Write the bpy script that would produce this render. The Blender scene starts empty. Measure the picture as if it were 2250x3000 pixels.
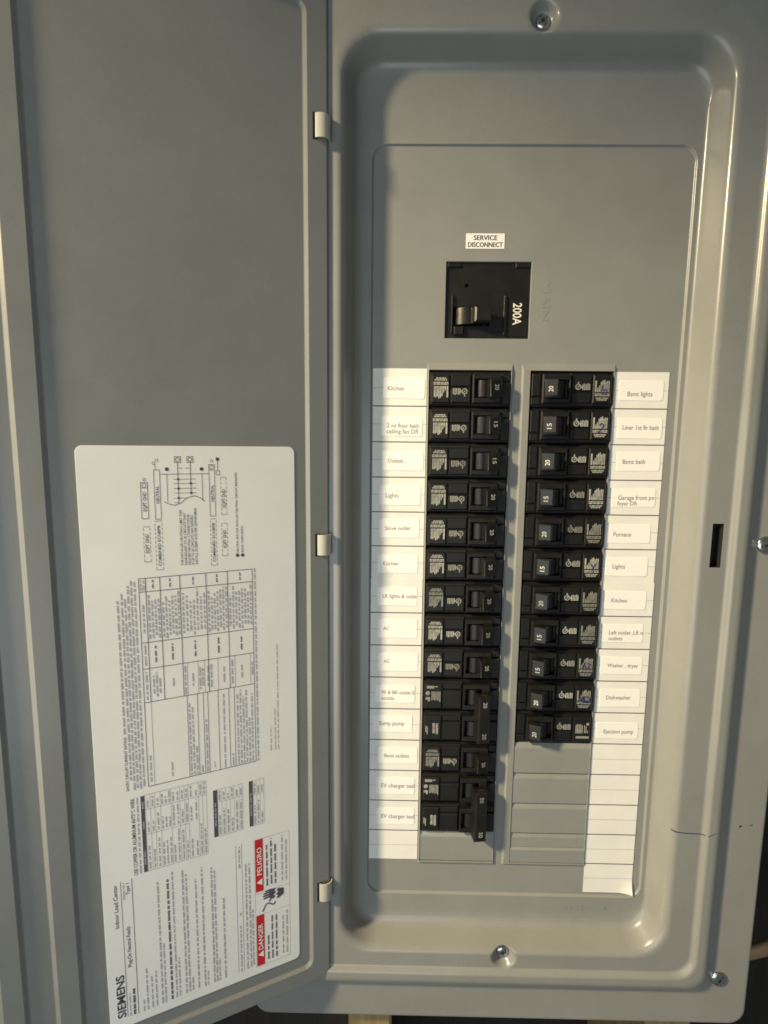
import bpy, bmesh, math, random
from mathutils import Vector, Matrix

# ------------------------------------------------------------------ scene, camera, light
S = bpy.context.scene
COL = S.collection
MM = 0.001
Z0 = 1.45                      # height of the panel datum above the floor (m)


def P(x, v, w):
    """panel millimetres (right, up, toward the viewer) -> blender metres"""
    return Vector((x * MM, -w * MM, Z0 + v * MM))


def D(x, v, w):
    return Vector((x, -w, v))


cam_d = bpy.data.cameras.new('camera')
cam = bpy.data.objects.new('camera', cam_d)
COL.objects.link(cam)
S.camera = cam
cam_d.sensor_fit = 'HORIZONTAL'
cam_d.sensor_width = 36.0
cam_d.lens = 1561.6 / 2250 * 36
cam_d.clip_start = 0.01
cam_d.clip_end = 50
RIGHT_AX = D(0.99985, 0.01028, -0.01391)
UP_AX = -D(0.01195, -0.99193, 0.12624)
BACK_AX = -D(-0.01250, -0.12639, -0.99190)
cm = Matrix((RIGHT_AX, UP_AX, BACK_AX)).transposed().to_4x4()
cm.translation = P(13.47, -52.44, 387.67)
cam.matrix_world = cm

S.render.resolution_x = 768
S.render.resolution_y = 1024
S.render.engine = 'CYCLES'
S.cycles.filter_width = 1.65
S.view_settings.view_transform = 'Standard'
S.view_settings.look = 'None'
S.view_settings.exposure = 0.0
S.view_settings.gamma = 1.0

world = bpy.data.worlds.new('World')
S.world = world
world.use_nodes = True
bg = world.node_tree.nodes['Background']
bg.inputs[0].default_value = (0.76, 0.80, 0.78, 1)
bg.inputs[1].default_value = 0.145

# warm work lamp, up to the left of the panel
KEY = P(-1200, 720, 770)
kd = bpy.data.lights.new('work_lamp', 'SPOT')
kd.energy = 272
kd.color = (1.0, 0.81, 0.51)
kd.shadow_soft_size = 0.08
kd.spot_size = math.radians(32)
kd.spot_blend = 1.0
key = bpy.data.objects.new('work_lamp', kd)
COL.objects.link(key)
key.location = KEY
key.rotation_euler = (P(90, -215, 0) - KEY).to_track_quat('-Z', 'Y').to_euler()

# added cool fill light with no visible source, behind and below the camera
fd = bpy.data.lights.new('fill_light', 'AREA')
fd.shape = 'RECTANGLE'
fd.size = 1.3
fd.size_y = 0.9
fd.energy = 7.8
fd.color = (0.88, 0.96, 1.0)
fill = bpy.data.objects.new('fill_light', fd)
COL.objects.link(fill)
fill.location = P(-420, -400, 1150)
fill.rotation_euler = (P(60, -200, 0) - fill.location).to_track_quat('-Z', 'Y').to_euler()


# ------------------------------------------------------------------ materials
def mat(name, col, rough=0.5, metal=0.0, spec=0.5, grain=0.0, grain_scale=600, tint=0.0, tint_scale=12, bump_dist=0.0002,
        coat=0.0, speck=0.0, vary=0.0):
    m = bpy.data.materials.new(name)
    m.use_nodes = True
    nt = m.node_tree
    b = nt.nodes['Principled BSDF']
    b.inputs['Base Color'].default_value = (*col, 1)
    b.inputs['Roughness'].default_value = rough
    b.inputs['Metallic'].default_value = metal
    b.inputs['Specular IOR Level'].default_value = spec
    if coat:
        b.inputs['Coat Weight'].default_value = coat
        b.inputs['Coat Roughness'].default_value = 0.12
    tc = nt.nodes.new('ShaderNodeTexCoord')
    if grain:
        n = nt.nodes.new('ShaderNodeTexNoise')
        n.inputs['Scale'].default_value = grain_scale
        n.inputs['Detail'].default_value = 3
        nt.links.new(tc.outputs['Object'], n.inputs['Vector'])
        bp = nt.nodes.new('ShaderNodeBump')
        bp.inputs['Strength'].default_value = grain
        bp.inputs['Distance'].default_value = bump_dist
        nt.links.new(n.outputs['Fac'], bp.inputs['Height'])
        nt.links.new(bp.outputs['Normal'], b.inputs['Normal'])
    if tint:
        n2 = nt.nodes.new('ShaderNodeTexNoise')
        n2.inputs['Scale'].default_value = tint_scale
        n2.inputs['Detail'].default_value = 5
        n2.inputs['Roughness'].default_value = 0.65
        nt.links.new(tc.outputs['Object'], n2.inputs['Vector'])
        mr = nt.nodes.new('ShaderNodeMapRange')
        mr.inputs['From Min'].default_value = 0.3
        mr.inputs['From Max'].default_value = 0.7
        mr.inputs['To Min'].default_value = 1 - tint
        mr.inputs['To Max'].default_value = 1 + tint
        nt.links.new(n2.outputs['Fac'], mr.inputs['Value'])
        vm = nt.nodes.new('ShaderNodeVectorMath')
        vm.operation = 'SCALE'
        vm.inputs[0].default_value = col
        nt.links.new(mr.outputs['Result'], vm.inputs['Scale'])
        out = vm
        if speck:                                   # dust and tiny paint flecks
            n3 = nt.nodes.new('ShaderNodeTexNoise')
            n3.inputs['Scale'].default_value = 900
            n3.inputs['Detail'].default_value = 2
            nt.links.new(tc.outputs['Object'], n3.inputs['Vector'])
            m3 = nt.nodes.new('ShaderNodeMapRange')
            m3.inputs['From Min'].default_value = 0.30
            m3.inputs['From Max'].default_value = 0.70
            m3.inputs['To Min'].default_value = 1 - speck
            m3.inputs['To Max'].default_value = 1 + speck
            nt.links.new(n3.outputs['Fac'], m3.inputs['Value'])
            v3 = nt.nodes.new('ShaderNodeVectorMath')
            v3.operation = 'SCALE'
            nt.links.new(out.outputs['Vector'], v3.inputs[0])
            nt.links.new(m3.outputs['Result'], v3.inputs['Scale'])
            out = v3
        if vary:                                    # each piece printed a little lighter or darker
            oi = nt.nodes.new('ShaderNodeObjectInfo')
            m4 = nt.nodes.new('ShaderNodeMapRange')
            m4.inputs['To Min'].default_value = 1 - vary
            m4.inputs['To Max'].default_value = 1 + vary * .4
            nt.links.new(oi.outputs['Random'], m4.inputs['Value'])
            v4 = nt.nodes.new('ShaderNodeVectorMath')
            v4.operation = 'SCALE'
            nt.links.new(out.outputs['Vector'], v4.inputs[0])
            nt.links.new(m4.outputs['Result'], v4.inputs['Scale'])
            out = v4
        nt.links.new(out.outputs['Vector'], b.inputs['Base Color'])
        mr2 = nt.nodes.new('ShaderNodeMapRange')
        mr2.inputs['From Min'].default_value = 0.3
        mr2.inputs['From Max'].default_value = 0.7
        mr2.inputs['To Min'].default_value = max(0.02, rough - 0.05)
        mr2.inputs['To Max'].default_value = rough + 0.05
        nt.links.new(n2.outputs['Fac'], mr2.inputs['Value'])
        nt.links.new(mr2.outputs['Result'], b.inputs['Roughness'])
    return m


def wood_mat(name, c1, c2):
    m = bpy.data.materials.new(name)
    m.use_nodes = True
    nt = m.node_tree
    b = nt.nodes['Principled BSDF']
    b.inputs['Roughness'].default_value = 0.75
    tc = nt.nodes.new('ShaderNodeTexCoord')
    mp = nt.nodes.new('ShaderNodeMapping')
    mp.inputs['Scale'].default_value = (60, 60, 4)
    n = nt.nodes.new('ShaderNodeTexNoise')
    n.inputs['Scale'].default_value = 3
    n.inputs['Detail'].default_value = 6
    cr = nt.nodes.new('ShaderNodeValToRGB')
    cr.color_ramp.elements[0].color = (*c1, 1)
    cr.color_ramp.elements[0].position = 0.35
    cr.color_ramp.elements[1].color = (*c2, 1)
    cr.color_ramp.elements[1].position = 0.65
    nt.links.new(tc.outputs['Object'], mp.inputs['Vector'])
    nt.links.new(mp.outputs['Vector'], n.inputs['Vector'])
    nt.links.new(n.outputs['Fac'], cr.inputs['Fac'])
    nt.links.new(cr.outputs['Color'], b.inputs['Base Color'])
    return m


M = {
    'paint': mat('grey_enamel', (0.221, 0.226, 0.211), 0.32, grain=0.09, grain_scale=520, tint=0.05, tint_scale=22, speck=0.03, coat=0.2),
    'black': mat('black_plastic', (0.0075, 0.007, 0.006), 0.45, spec=0.36, grain=0.25, grain_scale=900, tint=0.15, tint_scale=90),
    'black2': mat('dark_grey_plastic', (0.011, 0.011, 0.0095), 0.36, spec=0.45, vary=0.4, tint=0.12, tint_scale=120),
    'deep': mat('shadow_black', (0.006, 0.006, 0.006), 0.8),
    'paper': mat('directory_card', (0.69, 0.685, 0.64), 0.62, grain=0.2, grain_scale=500, tint=0.045, tint_scale=30),
    'sticker': mat('sticker_white', (0.79, 0.78, 0.74), 0.42, tint=0.02, tint_scale=60),
    'label': mat('label_film', (0.86, 0.85, 0.79), 0.42, grain=0.1, grain_scale=300, tint=0.035, tint_scale=18),
    'ink': mat('ink_black', (0.085, 0.078, 0.09), 0.55),
    'inkgrey': mat('ink_fine_print', (0.38, 0.37, 0.37), 0.55),
    'inklight': mat('ink_faint', (0.42, 0.41, 0.42), 0.55),
    'inktext': mat('ink_sticker_text', (0.23, 0.21, 0.21), 0.55),
    'rowline': mat('ink_row_line', (0.10, 0.085, 0.10), 0.55),
    'whiteprint': mat('white_pad_print', (0.30, 0.30, 0.26), 0.55, tint=0.4, tint_scale=500, vary=0.45),
    'whitebold': mat('white_rating_print', (0.72, 0.70, 0.58), 0.5),
    'handleprint': mat('handle_rating_print', (0.55, 0.54, 0.45), 0.55, tint=0.3, tint_scale=500, vary=0.4),
    'red': mat('danger_red', (0.58, 0.018, 0.022), 0.45),
    'strap': mat('strap_enamel_lit', (0.40, 0.395, 0.34), 0.4, grain=0.1, tint=0.05, tint_scale=120),  # cover enamel made paler; the light the straps catch is in the colour
    'zinc': mat('zinc_plate', (0.55, 0.56, 0.54), 0.24, metal=1.0, tint=0.1, tint_scale=300),
    'purple': mat('purple_marker', (0.045, 0.028, 0.11), 0.4),
    'blue': mat('blue_pen', (0.03, 0.04, 0.13), 0.4),
    'pine': wood_mat('pine_lumber', (0.26, 0.18, 0.075), (0.36, 0.26, 0.12)),
    'board': wood_mat('dark_board', (0.006, 0.004, 0.003), (0.014, 0.009, 0.006)),
    'steel': mat('grey_box_steel', (0.10, 0.10, 0.095), 0.5, tint=0.05),
    'cable': mat('tan_cable_jacket', (0.30, 0.19, 0.10), 0.5, tint=0.1, tint_scale=60),
}


# ------------------------------------------------------------------ mesh helpers (all in panel mm)
class MB:
    """collects faces in panel millimetres"""

    def __init__(self, xf=None):
        self.v, self.f, self.sm = [], [], []
        self.xf = xf                       # optional (a,b,c)->(x,v,w)

    def add(self, pts):
        i = len(self.v)
        self.v += [self.xf(*p) if self.xf else p for p in pts]
        return list(range(i, i + len(pts)))

    def face(self, idx, smooth=False):
        self.f.append(idx)
        self.sm.append(smooth)

    def poly(self, pts):
        self.face(self.add(pts))

    def rect(self, x0, x1, v0, v1, w):
        if x0 > x1: x0, x1 = x1, x0
        if v0 > v1: v0, v1 = v1, v0
        self.poly([(x0, v0, w), (x1, v0, w), (x1, v1, w), (x0, v1, w)])

    def line(self, x0, v0, x1, v1, th, w):
        dx, dv = x1 - x0, v1 - v0
        l = math.hypot(dx, dv) or 1
        nx, nv = -dv / l * th / 2, dx / l * th / 2
        self.poly([(x0 - nx, v0 - nv, w), (x1 - nx, v1 - nv, w), (x1 + nx, v1 + nv, w), (x0 + nx, v0 + nv, w)])

    def polyline(self, pts, th, w):
        for a, b in zip(pts, pts[1:]):
            self.line(a[0], a[1], b[0], b[1], th, w)

    def frame(self, x0, x1, v0, v1, th, w):
        h = th / 2
        self.rect(x0 - h, x1 + h, v0 - h, v0 + h, w)
        self.rect(x0 - h, x1 + h, v1 - h, v1 + h, w)
        self.rect(x0 - h, x0 + h, v0 + h, v1 - h, w)
        self.rect(x1 - h, x1 + h, v0 + h, v1 - h, w)

    def disc(self, x, v, r, w, n=14):
        self.poly([(x + r * math.cos(2 * math.pi * i / n), v + r * math.sin(2 * math.pi * i / n), w) for i in range(n)])

    def rings(self, rs, close=True, smooth=False, cap_end=False, cap_start=False):
        ids = [self.add(r) for r in rs]
        n = len(rs[0])
        for a, b in zip(ids, ids[1:]):
            for i in range(n if close else n - 1):
                j = (i + 1) % n
                self.face([a[i], a[j], b[j], b[i]], smooth)
        if cap_end: self.face(ids[-1])
        if cap_start: self.face(ids[0][::-1])
        return ids

    def block(self, x0, x1, v0, v1, w0, w1, ch=0.5, back=False):
        """box with chamfered front edges"""
        q = lambda i, w: [(x0 + i, v0 + i, w), (x1 - i, v0 + i, w), (x1 - i, v1 - i, w), (x0 + i, v1 - i, w)]
        self.rings([q(0, w0), q(0, w1 - ch), q(ch, w1)], cap_end=True, cap_start=back)

    def lathe(self, cx, cv, prof, n=20, smooth=True):
        rs = [[(cx + r * math.cos(2 * math.pi * i / n), cv + r * math.sin(2 * math.pi * i / n), w) for i in range(n)]
              for r, w in prof]
        self.rings(rs, smooth=smooth, cap_end=True)

    def text(self, s, x, v, width, w, cap=None, rot=0, center=False, squash=None):
        """flat lettering starting at (x,v) on its mid height, fitted to a width"""
        vs, fs, bw, bh, y0 = text_geo(s)
        k = width / bw
        ky = (cap / bh) if cap else (squash * k if squash else k)
        c, sn = math.cos(rot), math.sin(rot)
        pts = []
        for a, b in vs:
            a2 = a * k - (width / 2 if center else 0)
            b2 = (b - y0 - bh / 2) * ky
            pts.append((x + a2 * c - b2 * sn, v + a2 * sn + b2 * c, w))
        ids = self.add(pts)
        for f in fs: self.face([ids[i] for i in f])

    def build(self, name, material, parent=None, origin=(0, 0, 0), local=False, fix=True, weld=True):
        me = bpy.data.meshes.new(name)
        o = Vector((0, 0, 0)) if local else Vector(origin)
        me.from_pydata([((x - o.x) * MM, -(w - o.z) * MM, (v - o.y) * MM) for x, v, w in self.v], [], self.f)
        for p, s in zip(me.polygons, self.sm): p.use_smooth = s
        me.materials.append(material)
        me.validate()
        if fix:
            bm = bmesh.new()
            bm.from_mesh(me)
            if weld: bmesh.ops.remove_doubles(bm, verts=bm.verts, dist=1e-7)
            bmesh.ops.recalc_face_normals(bm, faces=bm.faces)
            bm.to_mesh(me)
            bm.free()
        me.update()
        ob = bpy.data.objects.new(name, me)
        COL.objects.link(ob)
        if parent:
            ob.parent = parent
        elif not local:
            ob.location = P(*origin)
        return ob


_tx = {}


def text_geo(s):
    if s in _tx: return _tx[s]
    cu = bpy.data.curves.new('lettering_source', 'FONT')
    cu.body = s
    cu.resolution_u = 3
    cu.offset = 0.012
    ob = bpy.data.objects.new('lettering_source', cu)
    COL.objects.link(ob)
    bpy.context.view_layer.update()
    me = bpy.data.meshes.new_from_object(ob.evaluated_get(bpy.context.evaluated_depsgraph_get()))
    vs = [(p.co.x, p.co.y) for p in me.vertices]
    fs = [list(p.vertices) for p in me.polygons]
    bpy.data.objects.remove(ob)
    bpy.data.curves.remove(cu)
    bpy.data.meshes.remove(me)
    x0 = min(a for a, _ in vs)
    vs = [(a - x0, b) for a, b in vs]
    bw = max(a for a, _ in vs)
    _tx[s] = (vs, fs, bw, 0.70, 0.0)
    return _tx[s]


def thing(name, origin, label, cat, group=None):
    e = bpy.data.objects.new(name, None)
    e.empty_display_size = 0.01
    COL.objects.link(e)
    e.location = P(*origin)
    e['label'] = label
    e['category'] = cat
    if group: e['group'] = group
    return e


def tag(o, label, cat, group=None):
    o['label'] = label
    o['category'] = cat
    if group: o['group'] = group
    return o


def rrect(cx, cv, a, b, r, w, XS=(), VS=(), n=10):
    """rounded rectangle ring; XS / VS: fixed stations along the straight sides"""
    pts = []
    arc = lambda x, v, t0: [(x + r * math.cos(t0 + math.pi / 2 * i / n), v + r * math.sin(t0 + math.pi / 2 * i / n), w)
                            for i in range(n + 1)]
    pts += [(cx + a, v, w) for v in sorted(VS)]
    pts += arc(cx + a - r, cv + b - r, 0)
    pts += [(x, cv + b, w) for x in sorted(XS, reverse=True)]
    pts += arc(cx - a + r, cv + b - r, math.pi / 2)
    pts += [(cx - a, v, w) for v in sorted(VS, reverse=True)]
    pts += arc(cx - a + r, cv - b + r, math.pi)
    pts += [(x, cv - b, w) for x in sorted(XS)]
    pts += arc(cx + a - r, cv - b + r, 1.5 * math.pi)
    return pts


def fill_with_holes(mb, loops, w):
    """planar fill of an outer loop with holes at depth w; loops are lists of (x,v)"""
    bm = bmesh.new()
    for lp in loops:
        vs = [bm.verts.new((x, v, 0)) for x, v in lp]
        for a, b in zip(vs, vs[1:] + vs[:1]): bm.edges.new((a, b))
    bmesh.ops.triangle_fill(bm, use_beauty=True, use_dissolve=False, edges=bm.edges[:], normal=(0, 0, 1))
    bm.verts.index_update()
    ids = mb.add([(v.co.x, v.co.y, w) for v in bm.verts])
    for f in bm.faces: mb.face([ids[v.index] for v in f.verts])
    bm.free()


rect_loop = lambda x0, x1, v0, v1: [(x0, v0), (x1, v0), (x1, v1), (x0, v1)]

# ------------------------------------------------------------------ setting behind the panel
board = MB()
board.block(-900, 900, -700, 700, -128, -112, 1, back=True)
o = board.build('wall_board', M['board'], None, (0, -100, -120))
o['kind'] = 'structure'

for i, (x0, x1) in enumerate(((-16.9, 19.3), (230.0, 267.5))):
    m = MB()
    q = lambda w, e: [(x0 + e, -700, w), (x1 - e, -700, w), (x1 - e, -514, w), (x0 + e, -514, w)]
    m.rings([q(-111.5, 0), q(-2, 0), q(0, 2)], cap_end=True, cap_start=True)
    o = m.build('wood_stud', M['pine'], None, ((x0 + x1) / 2, -700, -60))
    tag(o, ('pale pine stud end just under the panel edge, nearer the hinge side',
            'pale pine stud end just under the panel edge, nearer the latch side')[i], 'stud', 'studs below the panel')

# a bent cable behind the latch-side edge
m = MB()
pts = [Vector((300, -545, -60)), Vector((318, -520, -48)), Vector((333, -500, -38)), Vector((352, -488, -34)),
       Vector((380, -484, -40)), Vector((420, -490, -60))]
fine = []
for i in range(len(pts) - 1):
    p0, p1, p2, p3 = pts[max(i - 1, 0)], pts[i], pts[i + 1], pts[min(i + 2, len(pts) - 1)]
    for k in range(5):
        t = k / 5
        fine.append(0.5 * (2 * p1 + (p2 - p0) * t + (2 * p0 - 5 * p1 + 4 * p2 - p3) * t * t + (3 * p1 - p0 - 3 * p2 + p3) * t ** 3))
fine.append(pts[-1])
rs = []
for i, c in enumerate(fine):
    tg = (fine[min(i + 1, len(fine) - 1)] - fine[max(i - 1, 0)]).normalized()
    n1 = tg.cross(Vector((0, 0, 1))).normalized()
    n2 = tg.cross(n1)
    rs.append([tuple(c + n1 * 6.5 * math.cos(a) + n2 * 4.2 * math.sin(a)) for a in (2 * math.pi * k / 12 for k in range(12))])
m.rings(rs, smooth=True, cap_end=True, cap_start=True)
tag(m.build('cable', M['cable'], None, (300, -545, -60)), 'tan sheathed cable emerging behind the bottom corner of the panel', 'cable')

# ------------------------------------------------------------------ the panel: enclosure, cover, door
CX, CV = 104.3, -119.7
PO = (CX, -510, 0)
panel = thing('electrical_panel', PO, 'grey steel breaker panel with its hinged door swung open', 'breaker panel')

m = MB()
for x0, x1, v0, v1 in ((CX - 181, CX + 181, -497, -495), (CX - 181, CX + 181, 256, 258), (CX - 181, CX - 179, -495, 256), (CX + 179, CX + 181, -495, 256)):
    m.block(x0, x1, v0, v1, -108, 14, 0.3, back=True)
m.block(CX - 179, CX + 179, -495, 256, -108, -106, 0.3, back=True)
m.build('enclosure_box', M['steel'], panel, PO)

RIM = 20.5
RX, RV = 103.6, -119.0
XS = [CX + d for d in (-60, -40, -25, -18, -14, -12, -10.5, -9, -7.5, -6, -4.5, -3, -1.5, 0, 1.5, 3, 4.5, 6, 7.5, 9, 10.5, 12, 14, 18, 25, 40, 60)]
VS = [-330, -240, -180, -135.5, -104.6, -60, 0, 80]
PCX, PCV, PA, PB = 107.1, -131.2, 108.4, 278.3        # dead front plate
keys = [
    (RX, RV, 194.0, 386.0, 12, 11.0, 0),
    (RX, RV, 194.0, 386.0, 12, 17.0, 2.5),
    (RX, RV, 165.4, 357.0, 9, 17.0, 2.5),
    (RX, RV + 5, 155.0, 352.0, 14, 23.7, 3.0),
    (RX, RV + 5, 147.4, 344.2, 15, 23.7, 1.6),
    (RX, RV + 5, 144.8, 341.4, 15, RIM, 1.6),
    (RX, RV + 3, 140.1, 337.0, 17, RIM, 0),
    (RX, RV + 1.5, 132.5, 330.0, 22, RIM, 0),
    (RX, RV, 123.7, 322.3, 27, RIM, 4.4),
    (CX, CV, 116.0, 314.0, 19, 1.5, 5.0),
    (PCX, PCV, PA + 1.2, PB + 1.2, 11.0, 1.5, 0),
    (PCX, PCV, PA + 0.6, PB + 0.6, 10.5, 1.5, 0.5),
    (PCX, PCV, PA - 0.5, PB - 0.5, 9.6, 0.0, 0.5),
    (PCX, PCV, PA - 2.0, PB - 2.0, 8.5, 0.0, 0),
]


def lerp6(a, b, t): return tuple(x + (y - x) * t for x, y in zip(a, b))


def fillet6(keys):
    out = []
    K = [k[:6] for k in keys]
    seg = lambda i: math.hypot(K[i + 1][2] - K[i][2], K[i + 1][5] - K[i][5]) or 1e-6
    for i in range(len(K)):
        f = keys[i][6]
        if i in (0, len(K) - 1) or f == 0:
            out.append(K[i])
            continue
        t0, t1 = min(f / seg(i - 1), 0.45), min(f / seg(i), 0.45)
        A, B = lerp6(K[i], K[i - 1], t0), lerp6(K[i], K[i + 1], t1)
        out.append(lerp6(K[i], K[i - 1], min(t0 * 1.1 + 0.01, 0.485)))
        for j in range(7):
            t = j / 6
            out.append(tuple(a * (1 - t) ** 2 + k * 2 * t * (1 - t) + b * t * t for a, k, b in zip(A, K[i], B)))
        out.append(lerp6(K[i], K[i + 1], min(t1 * 1.1 + 0.01, 0.485)))
    return out


prof = fillet6(keys)
# extra stations across the rim and the basin wall so that the screw dimples can be pressed in
dense = []
for a, b in zip(prof, prof[1:]):
    dense.append(a)
    if 113 < b[2] < 146.5 and b[5] > 1.5:
        k = int(max(abs(a[3] - b[3]), abs(a[5] - b[5])) / 1.0)
        if abs(a[3] - b[3]) > 1.2 or abs(a[5] - b[5]) > 1.2:
            dense += [lerp6(a, b, j / (k + 1)) for j in range(1, k + 1)]
dense.append(prof[-1])
DIMPLES = [(105.2, 211.8), (105.0, -446.2)]


def dimple(p):
    x, v, w = p
    for dx, dv in DIMPLES:
        r = math.hypot(x - dx, v - dv)
        if r < 11 and w < RIM + .5:
            t = min(max((r - 5.0) / 4.6, 0), 1)
            t = t * t * (3 - 2 * t)
            w = min(w, 14.5 + (RIM - 14.5) * t) if t < 1 else w
    return (x, v, w)


cov = MB()
rings = [[dimple(p) for p in rrect(*k[:5], k[5], XS, VS, n=12)] for k in dense]
ids = [cov.add(r) for r in rings]
n = len(rings[0])
vs_sorted = sorted(VS)
i0 = vs_sorted.index(-135.5)
for (ka, a), (kb, b) in zip(list(zip(dense, ids)), list(zip(dense, ids))[1:]):
    for i in range(n):
        j = (i + 1) % n
        if i == i0 and ka[0] == kb[0] and 132.4 < (ka[2] + kb[2]) / 2 < 140.2 and abs(ka[5] - RIM) < 1e-6:
            continue                                  # latch slot
        cov.face([a[i], a[j], b[j], b[i]], True)
outer = [(x, v) for x, v, w in rings[-1]]
MAINB = (49.7, 109.0, 21.6, 73.4)
PANL = (38.3, 98.5, -383.6, 5.0)
PANR = (104.9, 170.5, -383.6, 5.0)
fill_with_holes(cov, [outer, rect_loop(*MAINB), rect_loop(*PANL), rect_loop(*PANR)], 0.0)
# pressed pans round the breaker columns, and the main opening's turned edge
for (x0, x1, v0, v1), (o0, o1) in ((PANL, (39.4, 97.6)), (PANR, (110.8, 169.7))):
    LIP = 1.5
    top = [(x0 + .8, v0 + 1.2, LIP), (x1 - .6, v0 + 1.2, LIP), (x1 - .6, v1 - 4.6, LIP), (x0 + .8, v1 - 4.6, LIP)]
    if o1 > 150: top = [(x0 + 1.3, v0 + 1.2, LIP), (x1 - .5, v0 + 1.2, LIP), (x1 - .5, v1 - 4.6, LIP), (x0 + 1.3, v1 - 4.6, LIP)]
    cov.rings([[(x0, v0, 0), (x1, v0, 0), (x1, v1, 0), (x0, v1, 0)], top])
    fill_with_holes(cov, [[(p[0], p[1]) for p in top], rect_loop(o0, o1, -381.4, 0.0)], LIP)
    q = lambda e, w: [(o0 + e, -381.4 + e, w), (o1 - e, -381.4 + e, w), (o1 - e, -e, w), (o0 + e, -e, w)]
    cov.rings([q(0, LIP), q(.1, LIP - .5), q(.1, -6)])
x0, x1, v0, v1 = MAINB
q = lambda e, w: [(x0 + e, v0 + e, w), (x1 - e, v0 + e, w), (x1 - e, v1 - e, w), (x0 + e, v1 - e, w)]
cov.rings([q(0, 0), q(0.25, -0.3), q(0.3, -2.2)])
cov.build('cover', M['paint'], panel, PO)

# latch slot: its turned-in edges
m = MB()
sx0, sx1, sv0, sv1 = RX + 132.5, RX + 140.1, -135.5, -104.6
q = lambda e, w: [(sx0 + e, sv0 + e, w), (sx1 - e, sv0 + e, w), (sx1 - e, sv1 - e, w), (sx0 + e, sv1 - e, w)]
m.rings([q(0, RIM), q(0.1, RIM - 1.4), q(0.1, RIM - 9)], cap_end=True)
m.build('latch_slot', M['deep'], panel, PO)

# pressed characters
for s, x, v, wd, w, rot in (("MAIN", 119.7, 47.2, 26, 0.1, -math.pi / 2), ("3195", 163.5, -419.6, 15.5, 1.62, 0), ("4", 188.5, -419.6, 3.8, 1.62, 0)):
    m = MB()
    m.text(s, x, v, wd, w, cap=5.0, rot=rot, center=True)
    ob = m.build('pressed_lettering', M['paint'], panel, PO)
    md = ob.modifiers.new('thickness', 'SOLIDIFY')
    md.thickness = 0.0001
    md.offset = 0

# blank filler plates
def filler(x0, x1, vt, vb, crease=False):
    m = MB()
    if crease:
        pr = [(vt, -3.2), (vt - 0.35, -.25), (vt - 3.3, .7), (vt - 11.2, .8), (vt - 12.0, 0.6), (vt - 13.8, 1.5), (vb + .3, 1.2), (vb, -3)]
    else:
        pr = [(vt, -3.2), (vt - 0.35, -.25), (vt - 3.3, .85), (vt - 4.4, 1.05), (vb + .3, 1.0), (vb, -3)]
    a = m.add([(x0, v, w) for v, w in pr])
    b = m.add([(x1, v, w) for v, w in pr])
    for i in range(len(pr) - 1): m.face([a[i], b[i], b[i + 1], a[i + 1]])
    m.face(a)
    m.face(b[::-1])
    m.build('filler_plate', M['paint'], panel, PO)


filler(39.5, 97.5, -356.0, -380.7)
for k in range(4):
    filler(111.1, 169.7, -279.9 - 25.4 * k, -304.8 - 25.4 * k + (1.0 if k == 3 else 0) * 0, crease=(k == 3))
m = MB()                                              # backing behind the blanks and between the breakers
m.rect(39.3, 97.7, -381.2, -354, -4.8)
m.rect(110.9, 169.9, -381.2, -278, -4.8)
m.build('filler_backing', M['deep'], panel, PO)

# screws
def screw(x, v, w, r, ang, slot='cross'):
    m = MB()
    m.lathe(x, v, [(r * .96, w - 2.0), (r, w + .2), (r * .97, w + .9), (r * .86, w + 1.5), (r * .62, w + 2.0), (r * .30, w + 2.25)], 24)
    o = m.build('screw', M['zinc'], panel, PO)
    s = MB()
    for k in ((0, 1) if slot == 'cross' else (0,)):
        a = ang + k * math.pi / 2
        c, sn = math.cos(a), math.sin(a)
        L, T = r * .62, r * .13
        s.poly([(x + c * L - sn * T * d, v + sn * L + c * T * d, w + 2.1) for d in (-1, 1)] +
               [(x - c * L - sn * T * d, v - sn * L + c * T * d, w + 2.1) for d in (1, -1)])
        s.poly([(x + c * L * .45 - sn * T * d, v + sn * L * .45 + c * T * d, w + 2.32 + .01 * k) for d in (-1, 1)] +
               [(x - c * L * .45 - sn * T * d, v - sn * L * .45 + c * T * d, w + 2.32 + .01 * k) for d in (1, -1)])
    s.build('drive_recess', M['deep'], o, PO)
    # sub-part coordinates share the panel origin
    return o


for (dx, dv), a in zip(DIMPLES, (0.6, 0.2)): screw(dx, dv, 14.5, 4.7, a)
screw(273.6, -463.8, 17.1, 6.2, 0.9, 'slot')
screw(275.7, -119.7, 17.1, 6.2, 0.3, 'slot')

# stray pen marks
m = MB()
pen = [(224.7, -334.8, RIM + .1), (227.4, -336.5, RIM + .1), (230.4, -337.3, RIM + .1), (238, -338.1, RIM + .1), (247.6, -338.4, RIM + .1)]
for a, b in zip(pen, pen[1:]):
    m.poly([(a[0], a[1] - .38, a[2]), (b[0], b[1] - .38, b[2]), (b[0], b[1] + .38, b[2]), (a[0], a[1] + .38, a[2])])
pen = [(251.8, -338.0, 23.8), (254, -336.7, 23.8), (256.3, -335.4, 23.75)]
for a, b in zip(pen, pen[1:]):
    m.poly([(a[0], a[1] - .3, a[2]), (b[0], b[1] - .3, b[2]), (b[0], b[1] + .3, b[2]), (a[0], a[1] + .3, a[2])])
m.poly([(247.6, -338.7, RIM + .1), (251.8, -338.3, 23.85), (251.8, -337.6, 23.85), (247.6, -338.0, RIM + .1)])
m.build('pen_mark', M['blue'], panel, PO)
m = MB()
m.disc(278.4, -334.3, .9, 17.1)
m.line(277.6, -334.6, 279.8, -333.8, 1.1, 17.12)
m.build('pen_mark', M['blue'], panel, PO)
m = MB()
m.line(285.4, -333.2, 287.6, -332.8, .8, 17.1)
m.build('pen_mark', M['blue'], panel, PO)

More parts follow.
